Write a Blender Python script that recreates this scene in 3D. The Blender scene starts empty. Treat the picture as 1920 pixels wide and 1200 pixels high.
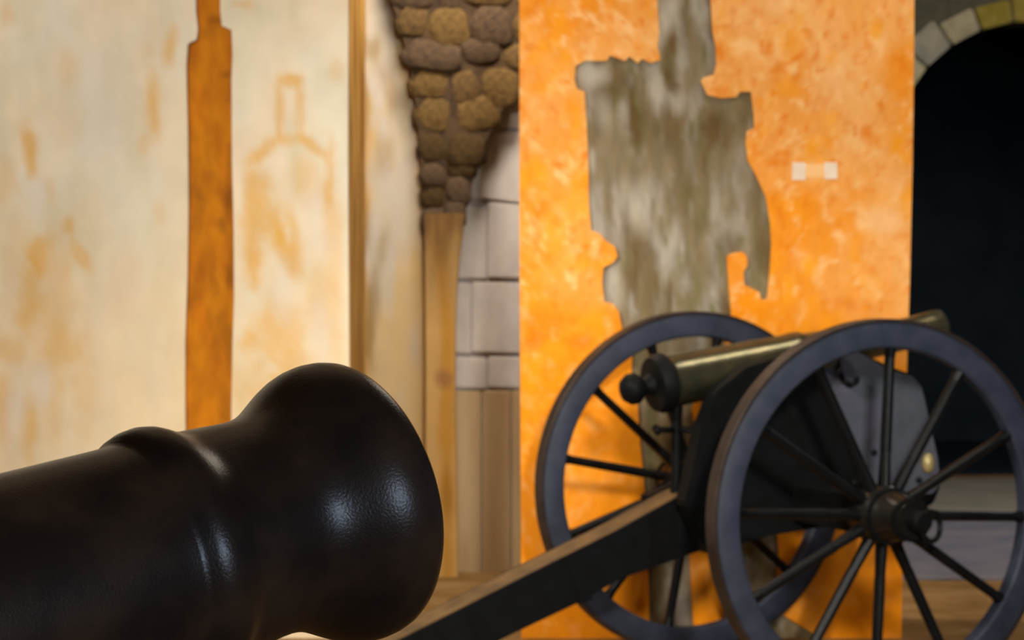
import bpy, bmesh, math, random
from mathutils import Vector, Matrix, noise
import numpy as np

# ------------------------------------------------------------------ camera, world, lights, exposure
F = 4510.0            # focal length in pixels of a 1920 px wide frame
EYE = 1.68            # eye height
HOR = 492.0           # image row of the horizon
sc = bpy.context.scene
col = sc.collection
cam = bpy.data.cameras.new('camera')
cam.sensor_width = 36.0
cam.lens = 36.0 * F / 1920.0
cam.shift_y = -(600.0 - HOR) / 1920.0
cam.clip_end = 100
cam.dof.use_dof = True
cam.dof.focus_distance = 3.35
cam.dof.aperture_fstop = 9.0
camo = bpy.data.objects.new('camera', cam)
camo.location = (0, 0, EYE)
camo.rotation_euler = (math.pi / 2, 0, 0)
col.objects.link(camo)
sc.camera = camo

sc.view_settings.view_transform = 'Standard'
sc.view_settings.look = 'None'
sc.view_settings.gamma = 1
sc.view_settings.exposure = 0.0
sc.view_settings.use_curve_mapping = False

w = bpy.data.worlds.new('world'); sc.world = w; w.use_nodes = True
w.node_tree.nodes['Background'].inputs[0].default_value = (0.75, 0.85, 1.0, 1)
w.node_tree.nodes['Background'].inputs[1].default_value = 0.05


def area(name, loc, target, size, power, color, size_y=None):
    l = bpy.data.lights.new(name, 'AREA')
    l.energy = power; l.color = color
    if size_y:
        l.shape = 'RECTANGLE'; l.size = size; l.size_y = size_y
    else:
        l.shape = 'SQUARE'; l.size = size
    o = bpy.data.objects.new(name, l)
    o.location = loc
    d = Vector(target) - Vector(loc)
    o.rotation_euler = d.to_track_quat('-Z', 'Y').to_euler()
    col.objects.link(o)
    return o

def spot(name, loc, target, cone, power, color, radius):
    l = bpy.data.lights.new(name, 'SPOT')
    l.energy = power; l.color = color; l.spot_size = math.radians(cone); l.spot_blend = .6; l.shadow_soft_size = radius
    o = bpy.data.objects.new(name, l)
    o.location = loc
    o.rotation_euler = (Vector(target) - Vector(loc)).to_track_quat('-Z', 'Y').to_euler()
    col.objects.link(o)

# unseen warm spots added to brighten the piers, daylight opening on the right behind the viewer, added fill lights elsewhere
spot('pier_fill_spot', (-3.3, 3.0, 3.7), (-2.45, 10.75, 2.1), 46, 1650, (1.0, 0.94, 0.85), .35)
spot('pier_fill_spot', (1.1, 0.6, 3.3), (1.05, 10.75, 0.5), 38, 2150, (1.0, 0.95, 0.83), .3)
spot('pier_fill_spot', (-2.3, 6.3, 3.9), (1.25, 10.75, 0.0), 40, 760, (1.0, 0.95, 0.83), .25)
area('ceiling_fill', (-1.0, 7.4, 5.1), (-1.0, 7.6, 0), 3.0, 7, (1.0, 0.74, 0.46), 2.0)  # unseen warm fill added under the ceiling
area('overhead_fill', (2.0, 8.7, 4.9), (1.5, 9.3, 0.8), 2.2, 58, (1.0, 0.88, 0.70), 0.5)  # unseen strip added above the gun for its top highlight
area('recess_fill', (-0.25, 11.6, 4.6), (-0.3, 12.9, 1.0), 1.0, 125, (1.0, 0.93, 0.82), 0.5)  # fill added to brighten the recess, no source known there
area('daylight_opening', (4.0, -2.7, 1.95), (0.9, 8.5, 0.9), 0.45, 140, (0.66, 0.80, 1.0), 0.9)
area('far_bay_fill', (4.2, 14.6, 4.5), (2.4, 16.3, 0.6), 1.6, 85, (0.92, 0.92, 1.0), 1.0)  # unseen light added high in the far bay

# ------------------------------------------------------------------ helpers
def P(x, y, D):
    """the world point seen at pixel x, y of the frame at depth D"""
    return ((x - 960) / F * D, D, EYE - (y - HOR) / F * D)


def tag(o, label=None, cat=None, group=None, kind=None):
    if label: o['label'] = label
    if cat: o['category'] = cat
    if group: o['group'] = group
    if kind: o['kind'] = kind
    return o


def empty(name, loc=(0, 0, 0), rz=0):
    o = bpy.data.objects.new(name, None)
    o.empty_display_size = 0.1
    o.location = loc; o.rotation_euler = (0, 0, rz)
    col.objects.link(o)
    return o


def link(name, me, m, parent=None, smooth=False):
    if m: me.materials.append(m)
    if smooth:
        for p in me.polygons: p.use_smooth = True
    o = bpy.data.objects.new(name, me)
    col.objects.link(o)
    if parent: o.parent = parent
    return o


def obj(name, bm, m, parent=None, smooth=False, autosmooth=None):
    bmesh.ops.recalc_face_normals(bm, faces=bm.faces[:])
    me = bpy.data.meshes.new(name)
    bm.to_mesh(me); bm.free()
    o = link(name, me, m, parent, smooth)
    if autosmooth:
        for p in me.polygons: p.use_smooth = True
        for e in me.edges: pass
        me.set_sharp_from_angle(angle=math.radians(autosmooth))
    return o


def bx(bm, c, s, rot=None, bev=0):
    r = bmesh.ops.create_cube(bm, size=1)
    vs = r['verts']
    M = Matrix.Translation(Vector(c)) @ (rot.to_4x4() if rot else Matrix.Identity(4)) @ Matrix.Diagonal((s[0], s[1], s[2], 1))
    bmesh.ops.transform(bm, matrix=M, verts=vs)
    if bev:
        es = list({e for v in vs for e in v.link_edges})
        bmesh.ops.bevel(bm, geom=es, offset=bev, segments=2, affect='EDGES', profile=0.5)


def bar(bm, a, b, ra, rb=None, n=12, sx=1.0, sy=1.0, up=(0, 1, 0), caps=True):
    """tapered round (or oval) bar from a to b; sx across, sy along 'up'"""
    a = Vector(a); b = Vector(b); rb = ra if rb is None else rb
    d = (b - a).normalized(); u = Vector(up)
    if abs(d.dot(u)) > .95: u = Vector((1, 0, 0))
    s = d.cross(u).normalized(); t = s.cross(d).normalized()
    R = []
    for c, r in ((a, ra), (b, rb)):
        R.append([bm.verts.new(c + s * math.cos(2 * math.pi * i / n) * r * sx + t * math.sin(2 * math.pi * i / n) * r * sy) for i in range(n)])
    for i in range(n):
        j = (i + 1) % n
        bm.faces.new((R[0][i], R[0][j], R[1][j], R[1][i]))
    if caps:
        bm.faces.new(R[0][::-1]); bm.faces.new(R[1])


def revolve(bm, prof, axis_o, axis_d, n=64, close=False):
    """prof: list of (s, r) along the axis"""
    o = Vector(axis_o); d = Vector(axis_d).normalized()
    u = Vector((0, 0, 1)) if abs(d.z) < .9 else Vector((1, 0, 0))
    s_ = d.cross(u).normalized(); t = s_.cross(d).normalized()
    rings = []
    for s, r in prof:
        if r < 1e-6:
            rings.append([bm.verts.new(o + d * s)])
        else:
            rings.append([bm.verts.new(o + d * s + (s_ * math.cos(2 * math.pi * i / n) + t * math.sin(2 * math.pi * i / n)) * r) for i in range(n)])
    pairs = list(zip(rings, rings[1:]))
    if close: pairs.append((rings[-1], rings[0]))
    for A, B in pairs:
        for i in range(n):
            j = (i + 1) % n
            if len(A) == 1 and len(B) == 1: continue
            if len(A) == 1: bm.faces.new((A[0], B[i], B[j]))
            elif len(B) == 1: bm.faces.new((A[i], A[j], B[0]))
            else: bm.faces.new((A[i], A[j], B[j], B[i]))


def prism(bm, pts, off):
    """planar polygon pts (3d) pushed by off"""
    off = Vector(off)
    A = [bm.verts.new(Vector(p)) for p in pts]
    B = [bm.verts.new(Vector(p) + off) for p in pts]
    n = len(pts)
    bm.faces.new(A); bm.faces.new(B[::-1])
    for i in range(n):
        j = (i + 1) % n
        bm.faces.new((A[i], B[i], B[j], A[j]))


def torus(bm, c, axis, R, r, n=28, m=8, sx=1.0):
    c = Vector(c); a = Vector(axis).normalized()
    u = Vector((0, 0, 1)) if abs(a.z) < .9 else Vector((1, 0, 0))
    s = a.cross(u).normalized(); t = s.cross(a).normalized()
    V = []
    for i in range(n):
        th = 2 * math.pi * i / n
        rad = s * math.cos(th) * sx + t * math.sin(th)
        V.append([bm.verts.new(c + rad * R + rad.normalized() * r * math.cos(2 * math.pi * k / m) + a * r * math.sin(2 * math.pi * k / m)) for k in range(m)])
    for i in range(n):
        for k in range(m):
            bm.faces.new((V[i][k], V[(i + 1) % n][k], V[(i + 1) % n][(k + 1) % m], V[i][(k + 1) % m]))


def srgb(r, g, b):
    f = lambda c: (c / 255) / 12.92 if c <= 10 else (((c / 255) + .055) / 1.055) ** 2.4
    return (f(r), f(g), f(b), 1)


def mat(name, c1, c2=None, scale=8, rough=.7, metal=0, bump=.2, bscale=60, stretch=(1, 1, 1), spec=.5, contrast=(.35, .65), attr=False, detail=5, bdist=.004, speck=None):
    m = bpy.data.materials.new(name); m.use_nodes = True
    nt = m.node_tree; N = nt.nodes; L = nt.links
    bs = N['Principled BSDF']
    bs.inputs['Roughness'].default_value = rough
    bs.inputs['Metallic'].default_value = metal
    bs.inputs['Specular IOR Level'].default_value = spec
    tc = N.new('ShaderNodeTexCoord'); mp = N.new('ShaderNodeMapping')
    mp.inputs['Scale'].default_value = stretch
    L.new(tc.outputs['Object'], mp.inputs['Vector'])
    nz = N.new('ShaderNodeTexNoise'); nz.inputs['Scale'].default_value = scale; nz.inputs['Detail'].default_value = detail
    L.new(mp.outputs[0], nz.inputs['Vector'])
    rp = N.new('ShaderNodeValToRGB')
    rp.color_ramp.elements[0].position = contrast[0]; rp.color_ramp.elements[1].position = contrast[1]
    c2 = c2 or c1
    rp.color_ramp.elements[0].color = c1; rp.color_ramp.elements[1].color = c2
    L.new(nz.outputs['Fac'], rp.inputs['Fac'])
    out = rp.outputs['Color']
    if attr:
        at = N.new('ShaderNodeAttribute'); at.attribute_name = 'paint'
        mx = N.new('ShaderNodeMix'); mx.data_type = 'RGBA'; mx.blend_type = 'MULTIPLY'
        mx.inputs[0].default_value = 1.0
        L.new(at.outputs['Color'], mx.inputs[6]); L.new(out, mx.inputs[7])
        out = mx.outputs[2]
    L.new(out, bs.inputs['Base Color'])
    n2 = N.new('ShaderNodeTexNoise'); n2.inputs['Scale'].default_value = bscale; n2.inputs['Detail'].default_value = 4
    L.new(mp.outputs[0], n2.inputs['Vector'])
    bp = N.new('ShaderNodeBump'); bp.inputs['Strength'].default_value = bump; bp.inputs['Distance'].default_value = bdist
    L.new(n2.outputs['Fac'], bp.inputs['Height']); L.new(bp.outputs[0], bs.inputs['Normal'])
    m['dummy'] = 0
    return m


W1 = (1, 1, 1, 1)
M = {}
M['cream'] = mat('cream_plaster', (.93, .93, .93, 1), W1, 6, .85, bump=.12, bscale=30, attr=True, spec=.2)
M['strip'] = mat('ochre_brick_core', srgb(172, 98, 3), srgb(194, 118, 7), 14, .8, bump=.6, bscale=30, stretch=(1, 1, .45), spec=.2, attr=True)
M['orange'] = mat('orange_limewash', (.93, .90, .82, 1), W1, 26, .85, bump=.25, bscale=60, attr=True, spec=.15, stretch=(1, 1, .6))
M['weathered'] = mat('weathered_masonry', (.8, .8, .8, 1), W1, 22, .9, bump=.6, bscale=34, stretch=(1, 1, .3), attr=True, spec=.15)
M['jamb'] = mat('ochre_jamb', srgb(150, 98, 18), srgb(206, 156, 74), 5, .85, bump=.3, stretch=(1, 1, .4), spec=.15)
M['far_plaster'] = mat('far_cream_plaster', srgb(196, 172, 132), srgb(214, 200, 178), 5, .85, bump=.2, stretch=(1, 1, .35), spec=.15)
M['pier_ochre'] = mat('ochre_pier', srgb(170, 118, 44), srgb(208, 162, 92), 5, .85, bump=.3, stretch=(1, 1, .3), spec=.15)
M['rubble'] = mat('brown_rubble_stone', srgb(84, 64, 40), srgb(118, 92, 54), 9, .9, bump=.7, bscale=22, bdist=.02, spec=.15)
M['rubble_mortar'] = mat('dark_mortar', srgb(64, 50, 40), srgb(84, 66, 46), 14, .95, bump=.5, bscale=40, spec=.1)
M['ashlar'] = mat('grey_ashlar', srgb(196, 186, 180), srgb(216, 208, 200), 7, .85, bump=.4, bscale=26, stretch=(1, 1, .5), spec=.15)
M['joint'] = mat('grey_joint', srgb(158, 152, 156), srgb(176, 168, 166), 12, .95, bump=.3, spec=.1)
M['dado'] = mat('beige_dado_board', srgb(176, 146, 106), srgb(200, 176, 138), 6, .8, bump=.3, stretch=(1, 1, .15), spec=.2)
M['tan_stone'] = mat('tan_stone', srgb(164, 150, 116), srgb(196, 180, 136), 8, .9, bump=.5, bscale=24, spec=.1)
M['voussoir'] = mat('yellow_stone', srgb(148, 128, 44), srgb(172, 150, 72), 8, .9, bump=.5, bscale=24, spec=.1)
M['tan_mortar'] = mat('grey_mortar', srgb(88, 84, 66), srgb(104, 96, 74), 12, .95, bump=.4, spec=.1)
M['void'] = mat('unlit_dark_void', (.012, .019, .025, 1), (.018, .026, .033, 1), 3, .9, bump=.1, spec=.05)  # darkness of the unlit room behind the arch, put into the colour
M['earth'] = mat('brown_earth_floor', srgb(120, 88, 44), srgb(150, 116, 74), 3, .95, bump=.5, bscale=40, spec=.1)
M['lavender_light'] = mat('grey_floor_daylight', srgb(98, 96, 106), srgb(116, 112, 114), 3, .8, bump=.2, spec=.2)
M['lightband'] = mat('beige_floor_daylight', srgb(128, 124, 106), srgb(142, 132, 114), 3, .85, bump=.2, spec=.2)
M['ceiling'] = mat('ceiling_plaster', srgb(150, 120, 80), srgb(170, 140, 100), 3, .9, bump=.2, spec=.1)
M['iron'] = mat('black_iron', (.028, .018, .0145, 1), (.075, .043, .026, 1), 9, .30, 0, bump=.45, bscale=330, spec=.40, bdist=.0009, contrast=(.4, .7))
M['gun_black'] = mat('black_painted_wood', (.0035, .0038, .0042, 1), (.005, .0056, .0065, 1), 12, .55, bump=.2, bscale=50, spec=.1)
M['gun_top'] = mat('lit_brown_wood', srgb(80, 58, 32), srgb(108, 80, 44), 12, .6, bump=.2, bscale=50, spec=.3)  # brown that carries the light on the trail's top
M['wheel_grey'] = mat('blue_grey_wheel_paint', srgb(40, 46, 60), srgb(53, 58, 73), 9, .55, bump=.2, bscale=50, spec=.25)
M['spoke'] = mat('dark_grey_spoke_paint', srgb(9, 10, 12), srgb(15, 17, 19), 9, .4, bump=.2, bscale=50, spec=.2)
M['tire'] = mat('worn_iron_tire', srgb(40, 30, 25), srgb(54, 44, 42), 12, .5, .2, bump=.2, bscale=50, spec=.4)
M['cheek_grey'] = mat('lit_grey_cheek', srgb(66, 72, 80), srgb(84, 84, 98), 6, .55, bump=.2, bscale=50, spec=.35)  # lighter grey for the lit front of the cheek
M['bronze'] = mat('aged_bronze', srgb(92, 92, 76), srgb(122, 116, 90), 10, .27, .85, bump=.15, bscale=60, spec=.5)
M['hubwood'] = mat('worn_hub_wood', srgb(14, 12, 11), srgb(22, 19, 16), 10, .34, bump=.2, bscale=60, spec=.4)
M['brass'] = mat('pale_brass', srgb(150, 138, 96), srgb(170, 150, 100), 10, .4, .3, bump=.1, spec=.5)
M['paper'] = mat('pale_paper', srgb(228, 204, 180), srgb(240, 222, 204), 12, .8, bump=.05, spec=.2)
M['oak'] = mat('dark_oak', srgb(50, 34, 20), srgb(72, 50, 30), 8, .6, bump=.3, stretch=(.3, 1, 1), spec=.3)

# ------------------------------------------------------------------ painted grids (colour lives in the surface)
def lin(c):
    c = np.asarray(c, float) / 255
    return np.where(c <= .04045, c / 12.92, ((c + .055) / 1.055) ** 2.4)


def vnoise(x, y, seed):
    """value noise on arrays"""
    rs = np.random.RandomState(seed); T = rs.rand(256, 256)
    xi = np.floor(x).astype(int); yi = np.floor(y).astype(int)
    fx = x - xi; fy = y - yi
    fx = fx * fx * (3 - 2 * fx); fy = fy * fy * (3 - 2 * fy)
    g = lambda a, b: T[a % 256, b % 256]
    return (g(xi, yi) * (1 - fx) + g(xi + 1, yi) * fx) * (1 - fy) + (g(xi, yi + 1) * (1 - fx) + g(xi + 1, yi + 1) * fx) * fy


def fbm(x, y, seed, o=4):
    s = 0; a = .5; t = 0
    for i in range(o):
        s = s + a * vnoise(x * 2 ** i, y * 2 ** i, seed + i); t += a; a *= .55
    return s / t


def inside(px, py, poly):
    r = np.zeros(px.shape, bool); n = len(poly)
    for i in range(n):
        x1, y1 = poly[i]; x2, y2 = poly[(i + 1) % n]
        if y1 == y2: continue
        c = ((y1 > py) != (y2 > py)) & (px < (x2 - x1) * (py - y1) / (y2 - y1) + x1)
        r ^= c
    return r


def blob(x, y, cx, cy, rx, ry, ang=0, warp=0):
    a = math.radians(ang)
    dx = x - cx; dy = y - cy
    u = dx * math.cos(a) + dy * math.sin(a); v = -dx * math.sin(a) + dy * math.cos(a)
    d = np.sqrt((u / rx) ** 2 + (v / ry) ** 2) + warp
    return np.clip(1.5 - d, 0, 1) ** 1 * 1.0


def skin(name, poly, D, thick, paint, m, parent, step=9):
    """A plaster coat: outline poly (wall plane at depth D), front face a fine grid clipped to
    the outline and coloured per vertex, with real thickness towards +y."""
    bm = bmesh.new()
    vs = [bm.verts.new(P(x, y, D)) for x, y in poly]
    f = bm.faces.new(vs)
    xs = [p[0] for p in poly]; ys = [p[1] for p in poly]
    for x in np.arange(math.floor(min(xs) / step) * step + step, max(xs), step):
        g = bm.verts[:] + bm.edges[:] + bm.faces[:]
        bmesh.ops.bisect_plane(bm, geom=g, plane_co=P(x, 0, D), plane_no=(1, 0, 0))
    for y in np.arange(math.floor(min(ys) / step) * step + step, max(ys), step):
        g = bm.verts[:] + bm.edges[:] + bm.faces[:]
        bmesh.ops.bisect_plane(bm, geom=g, plane_co=P(0, y, D), plane_no=(0, 0, 1))
    r = bmesh.ops.extrude_face_region(bm, geom=bm.faces[:])
    nv = [e for e in r['geom'] if isinstance(e, bmesh.types.BMVert)]
    bmesh.ops.translate(bm, verts=nv, vec=(0, thick, 0))
    bmesh.ops.recalc_face_normals(bm, faces=bm.faces[:])
    me = bpy.data.meshes.new(name); bm.to_mesh(me); bm.free()
    co = np.empty(len(me.vertices) * 3); me.vertices.foreach_get('co', co); co = co.reshape(-1, 3)
    px = co[:, 0] / D * F + 960; py = HOR - (co[:, 2] - EYE) / D * F
    c = paint(px, py)
    at = me.color_attributes.new('paint', 'FLOAT_COLOR', 'POINT')
    at.data.foreach_set('color', np.hstack([c, np.ones((len(c), 1))]).ravel())
    return link(name, me, m, parent)


def mixc(a, b, t):
    t = np.clip(t, 0, 1)[:, None]
    return a * (1 - t) + b * t


CREAM_STAINS = [  # x, y, rx, ry, angle, strength
    (285, 190, 14, 52, 0, .9), (297, 240, 9, 22, 0, .5), (268, 272, 8, 18, 0, .5), (55, 270, 15, 38, -6, .9), (62, 310, 10, 24, 0, .7),
    (318, 90, 13, 36, 8, .8), (300, 398, 9, 22, 0, .35), (275, 95, 10, 16, 0, .3), (130, 130, 18, 34, 0, .35), (15, 25, 12, 24, 0, .4),
    (130, 425, 12, 18, 0, .7), (150, 480, 14, 34, -35, .7), (75, 475, 24, 30, 20, .8), (55, 560, 18, 70, 6, .75), (105, 560, 34, 110, 0, .45),
    (110, 660, 40, 50, 0, .45), (30, 500, 30, 120, 0, .25), (8, 760, 18, 55, 0, .9), (55, 800, 16, 50, 0, .75), (15, 655, 26, 26, 0, .5), (100, 770, 16, 60, 0, .4),
    (160, 740, 20, 90, 0, .35), (10, 340, 20, 40, 0, .35), (95, 360, 8, 28, 0, .3),
]
CREAM_LIGHT = [(25, 770, 22, 55, 0, .6), (80, 720, 20, 40, 0, .6), (70, 380, 18, 40, 0, .5), (200, 170, 60, 160, 0, .3)]
SLAB2_STAINS = [
    (542, 150, 26, 14, 0, .7), (524, 200, 8, 55, 0, .6), (562, 200, 9, 55, 0, .6), (545, 262, 36, 12, 0, .5), (585, 275, 32, 9, 38, .6), (505, 275, 30, 9, -38, .5),
    (478, 295, 22, 12, -30, .6), (468, 350, 12, 50, 0, .4), (490, 350, 22, 32, 0, .6), (500, 420, 34, 40, 0, .6), (475, 500, 14, 44, 0, .7), (470, 440, 16, 60, 0, .4), (535, 470, 14, 55, -20, .8),
    (552, 440, 10, 60, -12, .5), (620, 330, 9, 60, 0, .55), (612, 400, 9, 60, 0, .35), (520, 630, 44, 55, 0, .55), (468, 640, 18, 20, 0, .5), (600, 560, 22, 60, 0, .35), (560, 700, 40, 40, 0, .4),
    (500, 740, 60, 50, 0, .4), (570, 330, 24, 40, 0, .35), (630, 130, 14, 22, 0, .3), (630, 500, 14, 150, 0, .3), (456, 8, 18, 8, 0, .5),
]


def cream_paint(stains, light, warm):
    def f(x, y):
        n = fbm(x / 90, y / 220, 3); n2 = fbm(x / 26, y / 60, 9); wv = (fbm(x / 18, y / 30, 21) - .5) * 1.1
        c = np.repeat(lin((224, 213, 190))[None], len(x), 0)
        c = mixc(c, lin((230, 211, 182))[None], (n - .38) * 3.2)
        c = mixc(c, lin((216, 202, 172))[None], (fbm(x / 50, y / 140, 31) - .42) * 3)
        c = mixc(c, lin((230, 200, 152))[None], np.clip((y - 330) / 700, 0, .5) * (.6 + .8 * n2) + warm)
        c = mixc(c, lin((226, 200, 166))[None], (fbm(x / 120, y / 130, 57) - .55) * 2.4)
        for s in stains:
            c = mixc(c, lin((218, 164, 72))[None], blob(x, y, s[0], s[1], s[2], s[3], s[4], wv) * s[5] * .8)
        for s in light:
            c = mixc(c, lin((222, 208, 192))[None], blob(x, y, s[0], s[1], s[2], s[3], s[4], wv) * s[5])
        c = c * (0.97 + .06 * n2)[:, None]
        return c
    return f


DP = 10.75   # depth of the two front piers
# ------------------------------------------------------------------ floor, ceiling
bm = bmesh.new(); bx(bm, (0, 11, -.1), (16, 26, .2))
tag(obj('floor', bm, M['earth']), 'brown earth floor of the vaulted gallery under both guns', 'floor', kind='structure')
bm = bmesh.new(); bx(bm, (4.2, 14.35, .006), (6.4, 3.3, .012), bev=.004)
tag(obj('trim_1', bm, M['lavender_light']), 'grey lavender painted paving strip in front of the dark archway', 'floorlight', kind='structure')  # daylight on the floor, put into the colour of a thin strip
bm = bmesh.new(); bx(bm, (4.2, 17.25, .012), (6.4, 2.5, .024), bev=.004)
tag(obj('trim_2', bm, M['lightband']), 'beige painted sill at the foot of the dark archway', 'lightband', kind='structure')  # second floor strip, its beige stands for light by the archway
bm = bmesh.new(); bx(bm, (0, 11, 5.3), (16, 26, .2))
tag(obj('ceiling', bm, M['ceiling']), 'plain plaster ceiling over the gallery', 'ceiling', kind='structure')

# ------------------------------------------------------------------ left pier: cream plaster in two coats with a bare ochre strip between
wl = empty('wall_left', (0, 0, 0)); tag(wl, 'cream stained plaster pier with a bare orange brown strip, left', 'wall', kind='structure')
T, B = -980, 1205
x0 = -700
left = [(x0, T), (366, T), (367, 20), (371, 55), (368, 74), (352, 82), (349, 120), (352, 260), (353, 400), (351, 520), (347, 640), (347, 760), (349, 900), (346, 1050), (348, B), (x0, B)]
right = [(414, T), (413, 20), (416, 48), (434, 56), (436, 100), (434, 150), (435, 300), (438, 420), (439, 560), (436, 640), (434, 760), (432, 900), (435, 1060), (433, B), (652, B), (655, 700), (652, 300), (655, T)]
skin('plaster_slab', left, DP, .04, cream_paint(CREAM_STAINS, CREAM_LIGHT, 0), M['cream'], wl)
skin('plaster_slab', right, DP, .04, cream_paint([(*q[:5], min(1, q[5] * 1.3)) for q in SLAB2_STAINS], [(595, 420, 16, 60, -10, .5), (600, 620, 14, 70, 0, .5), (530, 550, 16, 60, 0, .4)], .0), M['cream'], wl)


def strip_paint(x, y):
    n = fbm(x / 22, y / 60, 5); c = np.repeat(np.array([[1., 1., 1.]]), len(x), 0)
    c = mixc(c, np.array([[.55, .55, .6]]), (n - .5) * 2.2)
    for s in [(432, 370, 9, 46, 0, .8), (430, 300, 6, 30, 0, .5), (424, 140, 16, 8, -20, .6), (404, 38, 14, 8, 0, .6), (432, 520, 8, 30, 0, .7), (430, 640, 10, 40, 0, .5), (376, 372, 7, 12, 0, .4), (396, 330, 8, 14, 0, .4), (424, 760, 12, 30, 0, .4)]:
        c = mixc(c, np.array([[.45, .42, .6]]), blob(x, y, s[0], s[1], s[2], s[3], s[4], (fbm(x / 9, y / 14, 8) - .5)) * s[5])
    for s in [(375, 590, 10, 26, 0, .8), (372, 200, 14, 40, 0, .4), (392, 800, 20, 40, 0, .4)]:
        c = mixc(c, np.array([[1.3, 1.22, 1.0]]), blob(x, y, s[0], s[1], s[2], s[3], s[4]) * s[5])
    return c
skin('ochre_strip', [(340, T), (446, T), (446, B), (340, B)], DP + .028, .03, strip_paint, M['strip'], wl, step=6)
bm = bmesh.new()
xe = (652 - 960) / F * DP
bx(bm, ((xe - 3.95) / 2, DP + .04 + .62, 2.6), (xe + 3.95, 1.22, 5.2))
obj('pier_core', bm, M['jamb'], wl)

# ------------------------------------------------------------------ right pier: orange limewash with the render fallen away
wr = empty('wall_right', (0, 0, 0)); tag(wr, 'orange limewashed pier with a ragged patch of bare grey masonry', 'pillar', kind='structure')
ol = [(974, T), (1228, T), (1232, 0), (1236, 60), (1233, 88), (1238, 112), (1220, 118), (1204, 110), (1196, 118), (1180, 106), (1172, 114), (1144, 104), (1138, 114), (1096, 114), (1079, 124), (1077, 150), (1082, 166), (1096, 172),
      (1100, 230), (1103, 300), (1104, 380), (1108, 432), (1124, 438), (1136, 452), (1152, 462), (1158, 480), (1150, 492), (1131, 502), (1129, 530), (1133, 566), (1150, 570), (1160, 584), (1164, 606), (1170, 630), (1186, 662), (1184, 700), (1196, 760), (1200, 830), (1206, 880), (1210, 940), (1208, 1000), (1216, 1080), (1217, 1150), (1219, B), (977, B), (976, 800), (974, 400)]
orr = [(1715, T), (1714, 100), (1711, 300), (1706, 520), (1702, 640), (1697, 800), (1693, 1000), (1690, B), (1568, B), (1538, 1196), (1518, 1184), (1473, 1156), (1442, 1130), (1456, 1084), (1460, 1040), (1456, 990), (1446, 972), (1400, 978), (1380, 984), (1372, 1010), (1362, 1080), (1350, B), (1302, B), (1297, 1120), (1293, 1040), (1290, 960), (1296, 900), (1306, 850), (1304, 800), (1296, 768), (1310, 740), (1340, 700), (1362, 640), (1372, 600), (1368, 560), (1364, 500), (1363, 480), (1374, 474), (1392, 472), (1400, 480), (1402, 496), (1394, 512), (1396, 534), (1408, 540), (1424, 548), (1428, 562), (1438, 560), (1443, 510), (1446, 460), (1444, 420), (1436, 370), (1418, 330), (1402, 300), (1398, 268), (1400, 246), (1414, 240), (1413, 216), (1408, 172), (1388, 172), (1380, 182), (1352, 184), (1326, 178), (1314, 152), (1318, 146), (1338, 140), (1343, 120), (1342, 90), (1336, 60), (1332, 0), (1330, T)]


def orange_paint(x, y):
    n1 = fbm(x / 100, y / 130, 3); wx = (fbm(x / 40, y / 40, 44) - .5) * 60
    n2 = fbm((x + wx) / 17, (y + wx) / 24, 12, 3); n3 = fbm((x - wx) / 13, y / 22, 77, 3); n4 = fbm(x / 40, y / 55, 91, 3)
    c = np.repeat(lin((236, 150, 56))[None], len(x), 0)
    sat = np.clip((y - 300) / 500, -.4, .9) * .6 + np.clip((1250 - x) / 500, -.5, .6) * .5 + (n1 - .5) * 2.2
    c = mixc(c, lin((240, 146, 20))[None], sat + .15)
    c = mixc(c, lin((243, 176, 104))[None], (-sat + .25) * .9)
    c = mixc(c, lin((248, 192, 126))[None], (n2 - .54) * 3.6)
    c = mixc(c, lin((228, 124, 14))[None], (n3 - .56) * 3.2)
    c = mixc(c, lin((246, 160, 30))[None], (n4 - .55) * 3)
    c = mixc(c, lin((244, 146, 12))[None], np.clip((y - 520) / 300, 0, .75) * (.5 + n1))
    for s in [(1650, 415, 38, 24, 0, .8), (1528, 320, 34, 16, 0, .6), (1400, 20, 60, 30, 0, .3), (1560, 150, 30, 50, 20, .4), (1455, 12, 16, 14, 0, .5)]:
        c = mixc(c, lin((246, 192, 134))[None], blob(x, y, s[0], s[1], s[2], s[3], s[4], (n2 - .5)) * s[5])
    for s in [(1000, 640, 34, 16, -25, .8), (1085, 640, 24, 14, 0, .6), (1150, 660, 20, 12, 0, .5), (1362, 52, 24, 3, 0, .95), (1450, 260, 10, 16, 0, .3), (1015, 600, 40, 26, 0, .5), (1440, 380, 18, 26, 0, .3), (1600, 570, 40, 12, 10, .4)]:
        c = mixc(c, lin((222, 118, 10))[None], blob(x, y, s[0], s[1], s[2], s[3], s[4], (n3 - .5)) * s[5])
    return c
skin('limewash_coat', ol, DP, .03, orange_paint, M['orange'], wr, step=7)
skin('limewash_coat', orr, DP, .03, orange_paint, M['orange'], wr, step=7)


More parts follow.
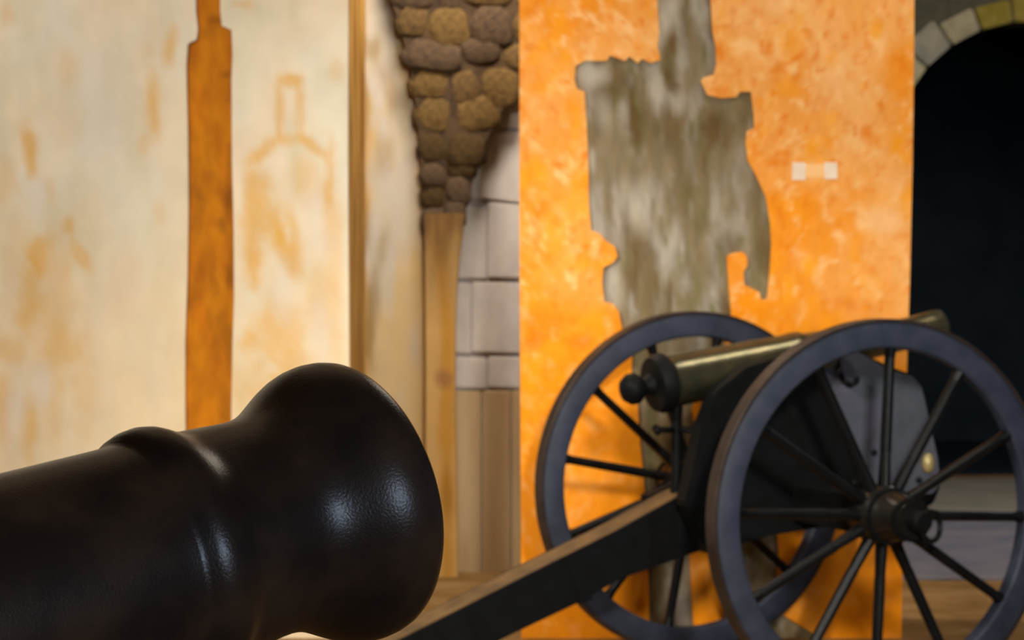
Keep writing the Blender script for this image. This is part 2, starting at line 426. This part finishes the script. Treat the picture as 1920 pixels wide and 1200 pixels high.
def grey_paint(x, y):
    wx = (fbm(x / 60, y / 60, 14) - .5) * 30
    a = fbm((x + wx) / 22, y / 95, 2, 3); b = fbm((x + wx) / 34, y / 120, 19, 3); d = fbm((x + wx) / 15, y / 60, 33, 3)
    c = np.repeat(lin((150, 132, 104))[None], len(x), 0)
    c = mixc(c, lin((182, 172, 158))[None], (a - .48) * 4)
    c = mixc(c, lin((116, 92, 58))[None], (b - .50) * 4.5)
    c = mixc(c, lin((132, 124, 84))[None], (d - .54) * 4)
    c = c * np.array([.80, .80, .78])
    for s in [(1155, 165, 22, 36, 30, .8), (1260, 230, 26, 40, 0, .7), (1285, 40, 16, 60, 0, .5), (1215, 240, 14, 50, -10, .5), (1430, 420, 14, 90, -6, .6), (1395, 210, 12, 40, 0, .6), (1225, 540, 16, 60, 0, .7), (1290, 330, 30, 80, 0, .45)]:
        c = mixc(c, lin((104, 84, 50))[None], blob(x, y, s[0], s[1], s[2], s[3], s[4], (a - .5)) * s[5])
    for s in [(1110, 140, 26, 22, 0, .9), (1255, 30, 14, 40, 10, .8), (1228, 165, 10, 26, 0, .8), (1270, 190, 14, 22, 0, .7), (1190, 390, 22, 50, 0, .7), (1150, 540, 18, 40, 0, .7), (1130, 210, 14, 34, 0, .5), (1110, 300, 10, 22, 0, .6), (1255, 480, 8, 60, 10, .6)]:
        c = mixc(c, lin((186, 176, 160))[None], blob(x, y, s[0], s[1], s[2], s[3], s[4], (b - .5)) * s[5])
    return c
g = skin('bare_masonry', [(1055, T), (1600, T), (1600, B), (1055, B)], DP + .022, .05, grey_paint, M['weathered'], wr, step=8)
for v in g.data.vertices:
    if v.co.y < DP + .04:
        v.co.y += .012 * noise.noise(Vector((v.co.x * 16, 3.1, v.co.z * 5))) - .002
bm = bmesh.new()
xa = (975 - 960) / F * DP; xb = (1713 - 960) / F * DP
z0 = P(0, B, DP)[2]
pts = [(xa, DP + .0295, 5.2), (xb, DP + .0295, 5.2), ((1690 - 960) / F * DP, DP + .0295, -.0), (xa, DP + .0295, -.0)]
bm2 = bmesh.new(); prism(bm2, [(p[0], DP + .06, p[2]) for p in pts], (0, .55, 0)); bm.free()
M['core'] = mat('pier_masonry', srgb(104, 90, 66), srgb(140, 124, 98), 12, .9, bump=.6, stretch=(1, 1, .4), spec=.1)
obj('pier_core', bm2, M['core'], wr)

# paper scraps of an old notice
nt_ = empty('paper_notice', P(1528, 338, DP - .001)); tag(nt_, 'small faded paper notice with two white ends on the orange pier', 'notice')
for nm, x, wd, y, hh in (('paper_scrap', 1498, 25, 321, 33), ('paper_scrap', 1558, 24, 320, 31)):
    bm = bmesh.new(); a = P(x, y, DP - .004); bx(bm, (a[0] - nt_.location.x, 0, a[2] - nt_.location.z), (wd / F * DP, .003, hh / F * DP), bev=.0008)
    obj(nm, bm, M['paper'], nt_)
bm = bmesh.new(); a = P(1528, 320, DP); bx(bm, (a[0] - nt_.location.x, .0005, a[2] - nt_.location.z), (48 / F * DP, .0012, 24 / F * DP))
M['paper2'] = mat('faded_paper', srgb(244, 186, 120), srgb(246, 196, 138), 12, .8, bump=.05, spec=.2)
obj('paper_strip', bm, M['paper2'], nt_)

# ------------------------------------------------------------------ middle wall seen between the piers
DM = 12.86
wm = empty('wall_middle', (0, 0, 0)); tag(wm, 'brown rubble springer between two arched recesses on a narrow ochre pier', 'wall', kind='structure')
curveL = [(700, -300), (722, -60), (733, 0), (750, 50), (765, 110), (778, 180), (786, 260), (791, 340), (796, 430), (803, 560), (806, 700)]
curveR = [(853, 700), (853, 600), (857, 520), (864, 450), (874, 390), (888, 330), (905, 280), (926, 232), (950, 190), (985, 140), (1060, 60), (1150, 0), (1250, -60), (1300, -300)]
bm = bmesh.new()
prism(bm, [P(x, y, DM + .04) for x, y in curveL + curveR], (0, .42, 0))
obj('rubble_backing', bm, M['rubble_mortar'], wm)


def pier_paint(x, y):
    n = fbm(x / 30, y / 90, 61); n2 = fbm(x / 9, y / 60, 68)
    c = np.repeat(lin((206, 164, 102))[None], len(x), 0)
    c = mixc(c, lin((196, 142, 62))[None], 1.25 - np.abs(x - 838 + 22 * np.clip((620 - y) / 300, 0, 1)) / 17 + (n - .5) * 1.2)
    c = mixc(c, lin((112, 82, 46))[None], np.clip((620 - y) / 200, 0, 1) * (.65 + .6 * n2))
    c = mixc(c, lin((168, 116, 36))[None], blob(x, y, 838, 930, 12, 46, 0, (n2 - .5)) * .8)
    c = mixc(c, lin((150, 104, 70))[None], blob(x, y, 832, 710, 14, 16, 0, (n2 - .5)) * .7)
    return c
skin('narrow_pier', [(796, 400), (872, 400), (862, 470), (856, 540), (853, 620), (853, 760), (859, 1120), (797, 1120), (799, 700), (798, 560)], DM - .02, .26, pier_paint, M['cream'], wm, step=5)
poly = curveL + curveR
rnd = random.Random(5)
stone_meshes = []
for k in range(6):
    bm = bmesh.new(); bmesh.ops.create_icosphere(bm, subdivisions=2, radius=.5)
    sd = rnd.random() * 50
    for v in bm.verts:
        d = v.co.normalized()
        q = Vector((abs(d.x) ** .7 * (1 if d.x > 0 else -1), d.y, abs(d.z) ** .7 * (1 if d.z > 0 else -1)))
        v.co = q * (.5 + .12 * noise.noise(d * 1.8 + Vector((sd, 0, 0))))
    me = bpy.data.meshes.new('stone'); bm.to_mesh(me); bm.free()
    for p in me.polygons: p.use_smooth = True
    stone_meshes.append(me)


def stones(parent, mats, D, inside_fn, xr, yr, sw, sh, depth, rnd, squash=.98):
    row = 0; y = yr[0]
    while y < yr[1]:
        hgt = sh * rnd.uniform(.8, 1.25)
        x = xr[0] - rnd.uniform(0, sw)
        while x < xr[1]:
            wd = sw * rnd.uniform(.65, 1.45)
            cx = x + wd / 2; cy = y + hgt / 2 + rnd.uniform(-.12, .12) * sh
            if inside_fn(cx, cy, wd, hgt):
                me = rnd.choice(stone_meshes)
                m = rnd.choice(mats)
                key = me.name + m.name
                if key not in stones.cache:
                    c = me.copy(); c.materials.clear(); c.materials.append(m); stones.cache[key] = c
                o = bpy.data.objects.new('stone', stones.cache[key]); col.objects.link(o); o.parent = parent
                o.location = P(cx, cy, D)
                o.scale = (wd / F * D * squash, depth, hgt / F * D * squash)
                o.rotation_euler = (0, rnd.uniform(-.22, .22), 0)
            x += wd
        y += hgt; row += 1
stones.cache = {}
M['rub2'] = mat('ochre_rubble_stone', srgb(94, 72, 40), srgb(122, 96, 56), 9, .9, bump=.7, bscale=22, bdist=.02, spec=.15)
M['rub3'] = mat('purple_brown_rubble_stone', srgb(76, 60, 48), srgb(100, 80, 58), 9, .9, bump=.7, bscale=22, bdist=.02, spec=.15)


M['rub4'] = mat('dark_rubble_stone', srgb(66, 50, 28), srgb(88, 68, 40), 9, .9, bump=.7, bscale=22, bdist=.02, spec=.15)


def edge_x(curve, y):
    c = sorted(curve, key=lambda p: p[1])
    return float(np.interp(y, [p[1] for p in c], [p[0] for p in c]))


y = -130
while y < 415:
    hgt = (54 if y < 260 else 40) * rnd.uniform(.85, 1.2)
    lx = max(edge_x(curveL, y + hgt / 2) - 3, 700); rx = min(edge_x(curveR, y + hgt / 2) + 3, 1030)
    n = max(1, round((rx - lx) / (80 if y < 260 else 46)))
    cuts = [lx] + [lx + (rx - lx) * (k + rnd.uniform(-.22, .22)) / n for k in range(1, n)] + [rx]
    for a_, b_ in zip(cuts, cuts[1:]):
        m = rnd.choice([M['rubble'], M['rubble'], M['rub2'], M['rub3']]) if y < 190 else rnd.choice([M['rub3'], M['rub4']])
        me = rnd.choice(stone_meshes).copy(); me.materials.append(m)
        o = bpy.data.objects.new('stone', me); col.objects.link(o); o.parent = wm
        o.location = P((a_ + b_) / 2, y + hgt / 2 + rnd.uniform(-9, 9), DM + .05 + rnd.uniform(-.01, .02))
        o.scale = ((b_ - a_) * 1.1 / F * DM, .085, hgt * rnd.uniform(1.1, 1.4) / F * DM)
        o.rotation_euler = (0, rnd.uniform(-.12, .12), 0)
    y += hgt
# recessed wall behind
DR = 13.05


def recess_paint(x, y):
    wx = (fbm(x / 50, y / 90, 71) - .5) * 26
    n = fbm((x + wx) / 28, y / 130, 62, 3); n2 = fbm((x - wx) / 16, y / 70, 66, 3)
    c = np.repeat(lin((202, 187, 164))[None], len(x), 0)
    c = mixc(c, lin((212, 182, 134))[None], (n - .42) * 3 + np.clip((y - 380) / 500, -.2, .5))
    c = mixc(c, lin((204, 190, 178))[None], (n2 - .5) * 3 * np.clip((620 - y) / 300, 0, 1))
    c = mixc(c, lin((200, 142, 56))[None], 1.1 - np.abs(x - 672) / 20 + (n - .5) * 1.4)
    c = mixc(c, lin((206, 158, 84))[None], np.clip((x - 772) / 40, 0, .8))
    for s in [(700, 560, 12, 60, 0, .6), (692, 620, 10, 70, 0, .7), (688, 430, 9, 50, 0, .5), (695, 90, 18, 20, 0, .5), (722, 150, 16, 60, -20, .45), (720, 290, 16, 40, 0, .4), (716, 470, 12, 40, 10, .4), (684, 200, 8, 50, 0, .5)]:
        c = mixc(c, lin((150, 116, 60))[None], blob(x, y, s[0], s[1], s[2], s[3], s[4], (n2 - .5)) * s[5])
    return c
skin('plaster_recess', [(600, -700), (832, -700), (832, 1100), (600, 1100)], DR, .3, recess_paint, M['cream'], wm, step=6)
bm = bmesh.new(); a = P(832, 0, DR); b = P(1200, 0, DR)
bx(bm, ((a[0] + b[0]) / 2, DR + .168, 2.6), (b[0] - a[0], .3, 5.2))
obj('joint_backing', bm, M['joint'], wm)
# ashlar blocks with recessed joints
cs = [(-60, 106), (110, 240), (244, 372), (377, 522), (527, 662), (667, 728)]
rnd = random.Random(11)
for k, (ya, yb) in enumerate(cs):
    cuts = [840, 884 + (k % 2) * 30, 1010 + (k % 2) * 40, 1160]
    for xa_, xb_ in zip(cuts, cuts[1:]):
        bm = bmesh.new()
        p = [P(xa_ + 1, ya + 1, DR), P(xb_ - 1, ya + 1 + (14 if k == 3 else 3), DR), P(xb_ - 1, yb - 1 + (14 if k == 2 else 3), DR), P(xa_ + 1, yb - 1, DR)]
        prism(bm, p, (0, .06, 0))
        bmesh.ops.bevel(bm, geom=bm.edges[:], offset=.008, segments=2, affect='EDGES')
        o = obj('stone_block', bm, M['ashlar'], wm)
        o.location.y = rnd.uniform(-.004, .002)
for xa_, xb_ in ((842, 903), (903.5, 958), (958.5, 1012), (1012.5, 1060)):
    bm = bmesh.new()
    prism(bm, [P(xa_ + .5, 733, DR), P(xb_ - .5, 733, DR), P(xb_ - .5, 1074, DR), P(xa_ + .5, 1074, DR)], (0, .05, 0))
    bmesh.ops.bevel(bm, geom=bm.edges[:], offset=.004, segments=1, affect='EDGES')
    o = obj('dado_board', bm, M['dado'], wm); o.location.y = rnd.uniform(-.002, .004)

# ------------------------------------------------------------------ back wall with the dark archway
DB = 18.5
wb = empty('wall_back', (0, 0, 0)); tag(wb, 'rubble stone wall pierced by a tall dark archway, behind the wheel', 'wall', kind='structure')
acx, acy, ar = 1932, 297, 258
arch = [(acx - ar * math.cos(t), acy - ar * math.sin(t)) for t in [math.pi * i / 40 for i in range(41)]]
yb_ = 492 + EYE * F / DB
outer_l = 1300; outer_r = 2790; top = -400
bm = bmesh.new()
ring = [(acx - ar, yb_)] + arch + [(acx + ar, yb_)]
outp = [(outer_l, yb_), (outer_l, top), (outer_r, top), (outer_r, yb_)]
prism(bm, [P(x, y, DB) for x, y in outp + ring[::-1]], (0, .5, 0))
obj('mortar_backing', bm, M['tan_mortar'], wb)
M['tan2'] = mat('grey_tan_stone', srgb(146, 142, 122), srgb(176, 164, 134), 8, .9, bump=.5, bscale=24, spec=.1)
rnd = random.Random(3)
nv = 13
for i in range(nv):
    a0 = math.pi * (i + .03) / nv; a1 = math.pi * (i + .97) / nv
    r0, r1 = ar, ar + 44 + rnd.uniform(-8, 30)
    p = [(acx - r * math.cos(t), acy - r * math.sin(t)) for r, t in ((r0, a0), (r0, a1), (r1, a1), (r1, a0))]
    bm = bmesh.new(); prism(bm, [P(x, y, DB - .03) for x, y in p], (0, .12, 0))
    bmesh.ops.bevel(bm, geom=bm.edges[:], offset=.012, segments=2, affect='EDGES')
    o = obj('arch_stone', bm, M['voussoir'] if 4 < i < 9 else rnd.choice([M['tan_stone'], M['tan2']]), wb)


def in_back(cx, cy, wd, hg):
    d = math.hypot(cx - acx, cy - acy)
    if cy > acy: return abs(cx - acx) > ar + wd * .5 + 6
    return d > ar + 62 + min(wd, hg) * .3
stones(wb, [M['tan_stone'], M['tan_stone'], M['tan2']], DB, in_back, (1640, 2760), (-360, 880), 82, 60, .12, rnd)
bm = bmesh.new(); bx(bm, (7.6, 15.0, 2.6), (.2, 8.0, 5.2))
tag(obj('wall_side', bm, M['tan_mortar']), 'plain side wall closing the far bay on the right', 'wall', kind='structure')
# the casemate beyond the archway
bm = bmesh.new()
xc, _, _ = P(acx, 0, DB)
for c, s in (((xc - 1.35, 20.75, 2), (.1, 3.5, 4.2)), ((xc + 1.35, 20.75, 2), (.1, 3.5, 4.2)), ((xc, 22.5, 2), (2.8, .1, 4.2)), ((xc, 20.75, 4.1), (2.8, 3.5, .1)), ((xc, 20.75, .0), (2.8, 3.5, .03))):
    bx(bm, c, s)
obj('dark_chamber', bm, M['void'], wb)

# ------------------------------------------------------------------ field gun on its wheeled carriage
YAW = math.radians(23.9)
U = Vector((math.cos(YAW), math.sin(YAW), 0)); V = Vector((-U.y, U.x, 0))
TR = 1.5; WR = .735
near = Vector(((1655 - 960) / F * 9.0, 9.0, 0))
C0 = near + V * (TR / 2)
gun = empty('field_gun', C0, YAW)
tag(gun, 'bronze field gun on a dark carriage with two spoked grey wheels', 'cannon')


def onplane(x, y, v):
    """gun-local point (u, v, w) on the lateral plane v seen at pixel x, y"""
    d = Vector(((x - 960) / F, 1, -(y - HOR) / F)); o = Vector((0, 0, EYE))
    rel = C0 - o
    t = (v + rel.dot(V)) / d.dot(V)
    p = o + d * t - C0
    return Vector((p.dot(U), v, p.z))


def make_wheel(sgn, yoff):
    """sgn -1: outer side towards local -y"""
    bm = bmesh.new()
    revolve(bm, [(-.035, WR - .102), (-.035, WR - .02), (-.03, WR - .013), (.03, WR - .013), (.035, WR - .02), (.035, WR - .102), (.026, WR - .110), (-.026, WR - .110)], (0, yoff, WR), (0, 1, 0), 96, True)
    wheel = obj('wheel', bm, M['wheel_grey'], gun, autosmooth=40)
    bm = bmesh.new()
    revolve(bm, [(-.036, WR - .013), (-.036, WR - .003), (-.033, WR), (.033, WR), (.036, WR - .003), (.036, WR - .013)], (0, yoff, WR), (0, 1, 0), 96, True)
    obj('iron_tire', bm, M['tire'], wheel, autosmooth=40)
    ph = math.radians(-3 if sgn < 0 else 19)
    for k in range(12):
        t = ph + 2 * math.pi * k / 12
        d = Vector((math.cos(t), 0, math.sin(t)))
        a = Vector((0, yoff - sgn * .0, WR)) + d * .07
        b = Vector((0, yoff, WR)) + d * (WR - .106)
        bm = bmesh.new()
        bar(bm, a, a.lerp(b, .3), .030, .023, 12, .8, 1.05)
        bar(bm, a.lerp(b, .3), a.lerp(b, .93), .023, .021, 12, .9, 1.05)
        bar(bm, a.lerp(b, .93), b, .021, .027, 12, .9, 1.1)
        obj('spoke', bm, M['spoke'], wheel, autosmooth=50)
    bm = bmesh.new()
    s = sgn
    revolve(bm, [(-.17 * 1, .0), (-.17, .075), (-.15, .08), (-.06, .1), (-.045, .112), (.045, .112), (.06, .1), (.13, .085), (.2, .072), (.215, .07), (.215, 0)], (0, yoff, WR), (0, s, 0), 40)
    hub = obj('hub', bm, M['hubwood'], wheel, autosmooth=40)
    bm = bmesh.new()
    for q, r in ((-.145, .083), (.062, .102), (.19, .077)):
        revolve(bm, [(q - .012, r - .01), (q - .012, r + .004), (q + .012, r + .004), (q + .012, r - .01)], (0, yoff, WR), (0, s, 0), 40, True)
    revolve(bm, [(.2, 0), (.2, .042), (.27, .04), (.28, .03), (.28, 0)], (0, yoff, WR), (0, s, 0), 24)
    obj('hub_band', bm, M['gun_black'], wheel, autosmooth=40)
    bm = bmesh.new()
    torus(bm, (.05, yoff + s * .245, WR - .02), (.35, s, 0.1), .055, .010, 28, 8)
    obj('linchpin_ring', bm, M['spoke'], wheel, smooth=True)
    return wheel
make_wheel(-1, -TR / 2)
make_wheel(1, TR / 2)

# axle
bm = bmesh.new(); bx(bm, (0, 0, WR), (.13, TR - .3, .15), bev=.01)
obj('axle_beam', bm, M['gun_black'], gun)
# trail
TRW = .17
tp = [onplane(x, y, -TRW / 2) for x, y in ((1420, 862), (1271, 932), (1155, 996), (980, 1083), (817, 1166), (560, 1292), (470, 1330))]
bt = [onplane(x, y, -TRW / 2) for x, y in ((470, 1352), (560, 1352), (817, 1262), (960, 1189), (1085, 1130), (1165, 1085), (1300, 1037), (1420, 1005))]
for q in tp + bt: q.z = max(q.z, .02)
bm = bmesh.new(); prism(bm, tp + bt, (0, TRW, 0))
bmesh.ops.bevel(bm, geom=[e for e in bm.edges], offset=.012, segments=2, affect='EDGES')
obj('trail', bm, M['gun_black'], gun)
# top face of the trail, its lit tone put into a brown board
bm = bmesh.new()
prism(bm, [q + Vector((0, .012, .001)) for q in tp] + [q + Vector((0, .012, -.012)) for q in tp[::-1]], (0, TRW - .024, 0))
obj('trail_top', bm, M['gun_top'], gun)['label'] = 'brown upper face, lit tone put into its colour'
# iron bands on the trail
for i, t in ((2, .5), (3, .6), (4, .3)):
    q = tp[i].lerp(tp[i + 1], t); bb = bt[len(bt) - 1 - i]
    d = (tp[i + 1] - tp[i]).normalized()
    bm = bmesh.new()
    low = q + Vector((d.z, 0, -d.x)) * (-.205 if d.x > 0 else .205)
    low = q + Vector((-d.z, 0, d.x)) * .2 if d.x < 0 else q + Vector((d.z, 0, -d.x)) * .2
    prism(bm, [q + d * .025 + Vector((0, -.004, 0)), q - d * .025 + Vector((0, -.004, 0)), low - d * .025 + Vector((0, -.004, 0)), low + d * .025 + Vector((0, -.004, 0))], (0, TRW + .008, 0))
    obj('trail_band', bm, M['gun_black'], gun)
e_ = tp[-1]
bm = bmesh.new(); torus(bm, (e_.x - .07, 0, .03), (0, 0, 1), .06, .018); obj('lunette_ring', bm, M['gun_black'], gun, smooth=True)

# cheeks
CO = .20
ck0 = ((1285, 945), (1300, 880), (1318, 800), (1345, 735), (1400, 690)); ck1 = ((1285, 945), (1330, 925), (1370, 890), (1400, 800), (1432, 710))
ck = [onplane(x, y, -CO) for x, y in (*ck0, (1480, 664), (1560, 652), (1600, 652), (1636, 672), (1666, 690), (1712, 702), (1730, 722), (1744, 790), (1760, 860), (1766, 910), (1752, 945), (1690, 972), (1560, 985), (1440, 1005), (1330, 1040))]
for s in (-1, 1):
    bm = bmesh.new()
    if s > 0: ck = [onplane(x, y, -CO) for x, y in ck1] + ck[5:]
    prism(bm, [Vector((q.x, s * CO, q.z)) for q in ck], (0, -s * .09, 0))
    bmesh.ops.bevel(bm, geom=[e for e in bm.edges], offset=.008, segments=2, affect='EDGES')
    cheek = obj('cheek', bm, M['gun_black'], gun)
    # lighter plate added on the front half, its grey stands for the lit side
    pl = [onplane(x, y, -CO) for x, y in ((1540, 656), (1600, 655), (1634, 675), (1664, 693), (1709, 705), (1726, 725), (1741, 791), (1756, 860), (1761, 908), (1746, 925), (1640, 930), (1600, 850), (1560, 760), (1525, 690))]
    bm = bmesh.new(); prism(bm, [Vector((q.x, s * (CO + .008), q.z)) for q in pl], (0, -s * .012, 0))
    obj('lit_front_plate', bm, M['cheek_grey'], cheek)['label'] = 'blue grey plate added for the lit front'
    bm = bmesh.new()
    h = [onplane(x, y, -CO) for x, y in ((1562, 668), (1564, 690), (1573, 712), (1586, 722), (1600, 714), (1598, 706))]
    for p, q in zip(h, h[1:]):
        bar(bm, (p.x, s * (CO + .03), p.z), (q.x, s * (CO + .03), q.z), .011, .011, 8)
    obj('hook', bm, M['gun_black'], cheek, smooth=True)
    for x, y in ((1636, 848), (1600, 905), (1720, 900)):
        bm = bmesh.new()
        q = onplane(x, y, -CO); revolve(bm, [(0, .014), (.012, .012), (.016, .006), (.017, 0)], (q.x, s * (CO + .006), q.z), (0, s, 0), 12)
        obj('bolt', bm, M['gun_black'], cheek, smooth=True)
q = onplane(1736, 868, -CO)
bm = bmesh.new(); revolve(bm, [(0, .0), (0, .026), (.02, .024), (.03, .014), (.032, 0)], (q.x, -CO - .008, q.z), (0, -1, 0), 20)
bm.verts.ensure_lookup_table()
for v_ in bm.verts: v_.co.z = q.z + (v_.co.z - q.z) * 1.6
obj('brass_boss', bm, M['brass'], gun, smooth=True)['label'] = 'pale brass boss on the cheek'
# transom between the cheeks
bm = bmesh.new(); bx(bm, (-.05, 0, WR + .05), (.5, 2 * CO - .16, .18), bev=.01)
obj('transom', bm, M['gun_black'], gun)

# barrel: axis in the mid plane
bA = onplane(1222, 722, 0); bB = onplane(1762, 613, 0)
d = (bB - bA); Lb = d.length; d.normalize()
bm = bmesh.new()
revolve(bm, [(0, 0), (0, .06), (.012, .1), (.03, .112), (.055, .112), (.07, .104), (.09, .104), (.45 * Lb, .094), (.47 * Lb, .097), (.5 * Lb, .097), (.52 * Lb, .086), (.86 * Lb, .066), (.9 * Lb, .066), (.95 * Lb, .07), (.985 * Lb, .075), (Lb, .072), (Lb, .05), (Lb - .3, .05), (Lb - .3, 0)], bA, d, 48)
barrel = obj('barrel', bm, M['bronze'], gun, autosmooth=35)
bm = bmesh.new()
revolve(bm, [(-.004, 0), (-.004, .07), (.006, .106), (.03, .118), (.058, .118), (.068, .108), (.05, .1)], bA, d, 48)
obj('base_ring', bm, M['gun_black'], barrel, autosmooth=35)['label'] = 'dark breech ring'
bm = bmesh.new()
revolve(bm, [(.0, .05), (-.03, .034), (-.045, .03), (-.05, .046), (-.07, .062), (-.098, .062), (-.124, .044), (-.136, .018), (-.138, 0)], bA, d, 32)
obj('cascabel_knob', bm, M['gun_black'], barrel, smooth=True)
tq = bA + d * (Lb * .49)
bm = bmesh.new(); bar(bm, (tq.x, -CO - .04, tq.z), (tq.x, CO + .04, tq.z), .045, .045, 20)
obj('trunnion', bm, M['bronze'], barrel, autosmooth=40)
# elevating screw
q = onplane(1268, 765, 0); r = onplane(1268, 930, 0)
bm = bmesh.new(); bar(bm, (q.x, 0, q.z + .03), (q.x, 0, q.z - .1), .028, .02, 14); bar(bm, (q.x, 0, q.z - .1), (r.x, 0, r.z), .02, .024, 14)
scw = obj('elevating_screw', bm, M['gun_black'], gun, autosmooth=40)
hq = onplane(1268, 806, 0)
bm = bmesh.new()
for k in range(4):
    t = math.radians(20 + 90 * k)
    bar(bm, hq, hq + Vector((math.cos(t) * .11, math.sin(t) * .11, 0)), .012, .009, 8)
    bmesh.ops.create_uvsphere(bm, u_segments=8, v_segments=6, radius=.017, matrix=Matrix.Translation(hq + Vector((math.cos(t) * .11, math.sin(t) * .11, 0))))
obj('screw_handle', bm, M['gun_black'], scw, smooth=True)

# ------------------------------------------------------------------ foreground cannon
ax = Vector((.754, .632, .190)).normalized()
DF = 3.1
c0 = Vector(P(690 - 17, 935 - 5, DF))
prof = [(-2.55, 0), (-2.55, .03), (-2.53, .07), (-2.49, .085), (-2.45, .07), (-2.42, .05), (-2.38, .06), (-2.36, .16), (-2.33, .2), (-2.27, .222), (-2.2, .222), (-2.17, .208), (-1.75, .2), (-1.73, .21), (-1.68, .21), (-1.66, .192), (-1.1, .176), (-1.08, .184), (-1.03, .184), (-1.01, .172), (-.6, .1555), (-.45, .1505), (-.36, .148), (-.335, .1475)]
prof += [(-.332, .148), (-.326, .1505), (-.318, .1560), (-.306, .1600), (-.292, .1612), (-.280, .1590), (-.270, .1545), (-.260, .1490), (-.250, .1450), (-.238, .1425)]
prof += [(-.2, .1405), (-.16, .1378), (-.135, .1375), (-.120, .1388), (-.108, .1412), (-.097, .1450), (-.086, .1500), (-.075, .1560), (-.063, .1630), (-.050, .1702), (-.037, .1760), (-.024, .1798), (-.010, .1815), (.004, .1808), (.015, .1782), (.023, .174), (.029, .168), (.031, .160), (.031, .10), (.026, .092), (0, .088), (-.9, .088), (-.9, 0)]
bm = bmesh.new(); prof = [(a - .026 * min(1, max(0, (a + .24) / .12)), b) for a, b in prof] if True else prof
revolve(bm, prof, c0, ax, 160)
base = Vector((0, 0, 0))
tr = c0 + ax * (-1.15)
big = empty('iron_cannon', (tr.x, tr.y, 0))
tag(big, 'large dark brown iron cannon with a flared muzzle, nearest the viewer', 'cannon')


def local(o, root):
    o.data.transform(Matrix.Translation(-root.location)); return o
o = obj('barrel', bm, M['iron'], big, autosmooth=50); local(o, big)
# trunnions and wooden carriage under the part of the barrel beyond the frame
side = Vector((-ax.y, ax.x, 0)).normalized(); fw = Vector((ax.x, ax.y, 0)).normalized()
bm = bmesh.new(); bar(bm, tr - side * .34, tr + side * .34, .075, .075, 28)
local(obj('trunnion', bm, M['iron'], big, autosmooth=40), big)
for s in (-1, 1):
    bm = bmesh.new()
    b0 = Vector((tr.x, tr.y, 0)) + side * s * .225
    pr = [(.45, .28), (.45, .95), (.12, tr.z - .02), (-.12, tr.z - .02), (-.35, .88), (-.62, .88), (-.62, .68), (-.92, .68), (-.92, .48), (-1.2, .48), (-1.2, .28)]
    prism(bm, [b0 + fw * a + Vector((0, 0, z)) for a, z in pr], side * s * .1)
    local(obj('carriage_cheek', bm, M['oak'], big), big)
for a in (.28, -1.0):
    b0 = Vector((tr.x, tr.y, 0)) + fw * a
    bm = bmesh.new(); bar(bm, b0 - side * .5 + Vector((0, 0, .22)), b0 + side * .5 + Vector((0, 0, .22)), .07, .07, 16)
    local(obj('axle', bm, M['oak'], big, autosmooth=40), big)
    for s in (-1, 1):
        bm = bmesh.new(); q = b0 + side * s * .34 + Vector((0, 0, .22))
        revolve(bm, [(0, 0), (0, .21), (.015, .22), (.095, .22), (.11, .21), (.11, 0)], q, side * s, 36)
        local(obj('truck_wheel', bm, M['iron'], big, autosmooth=40), big)
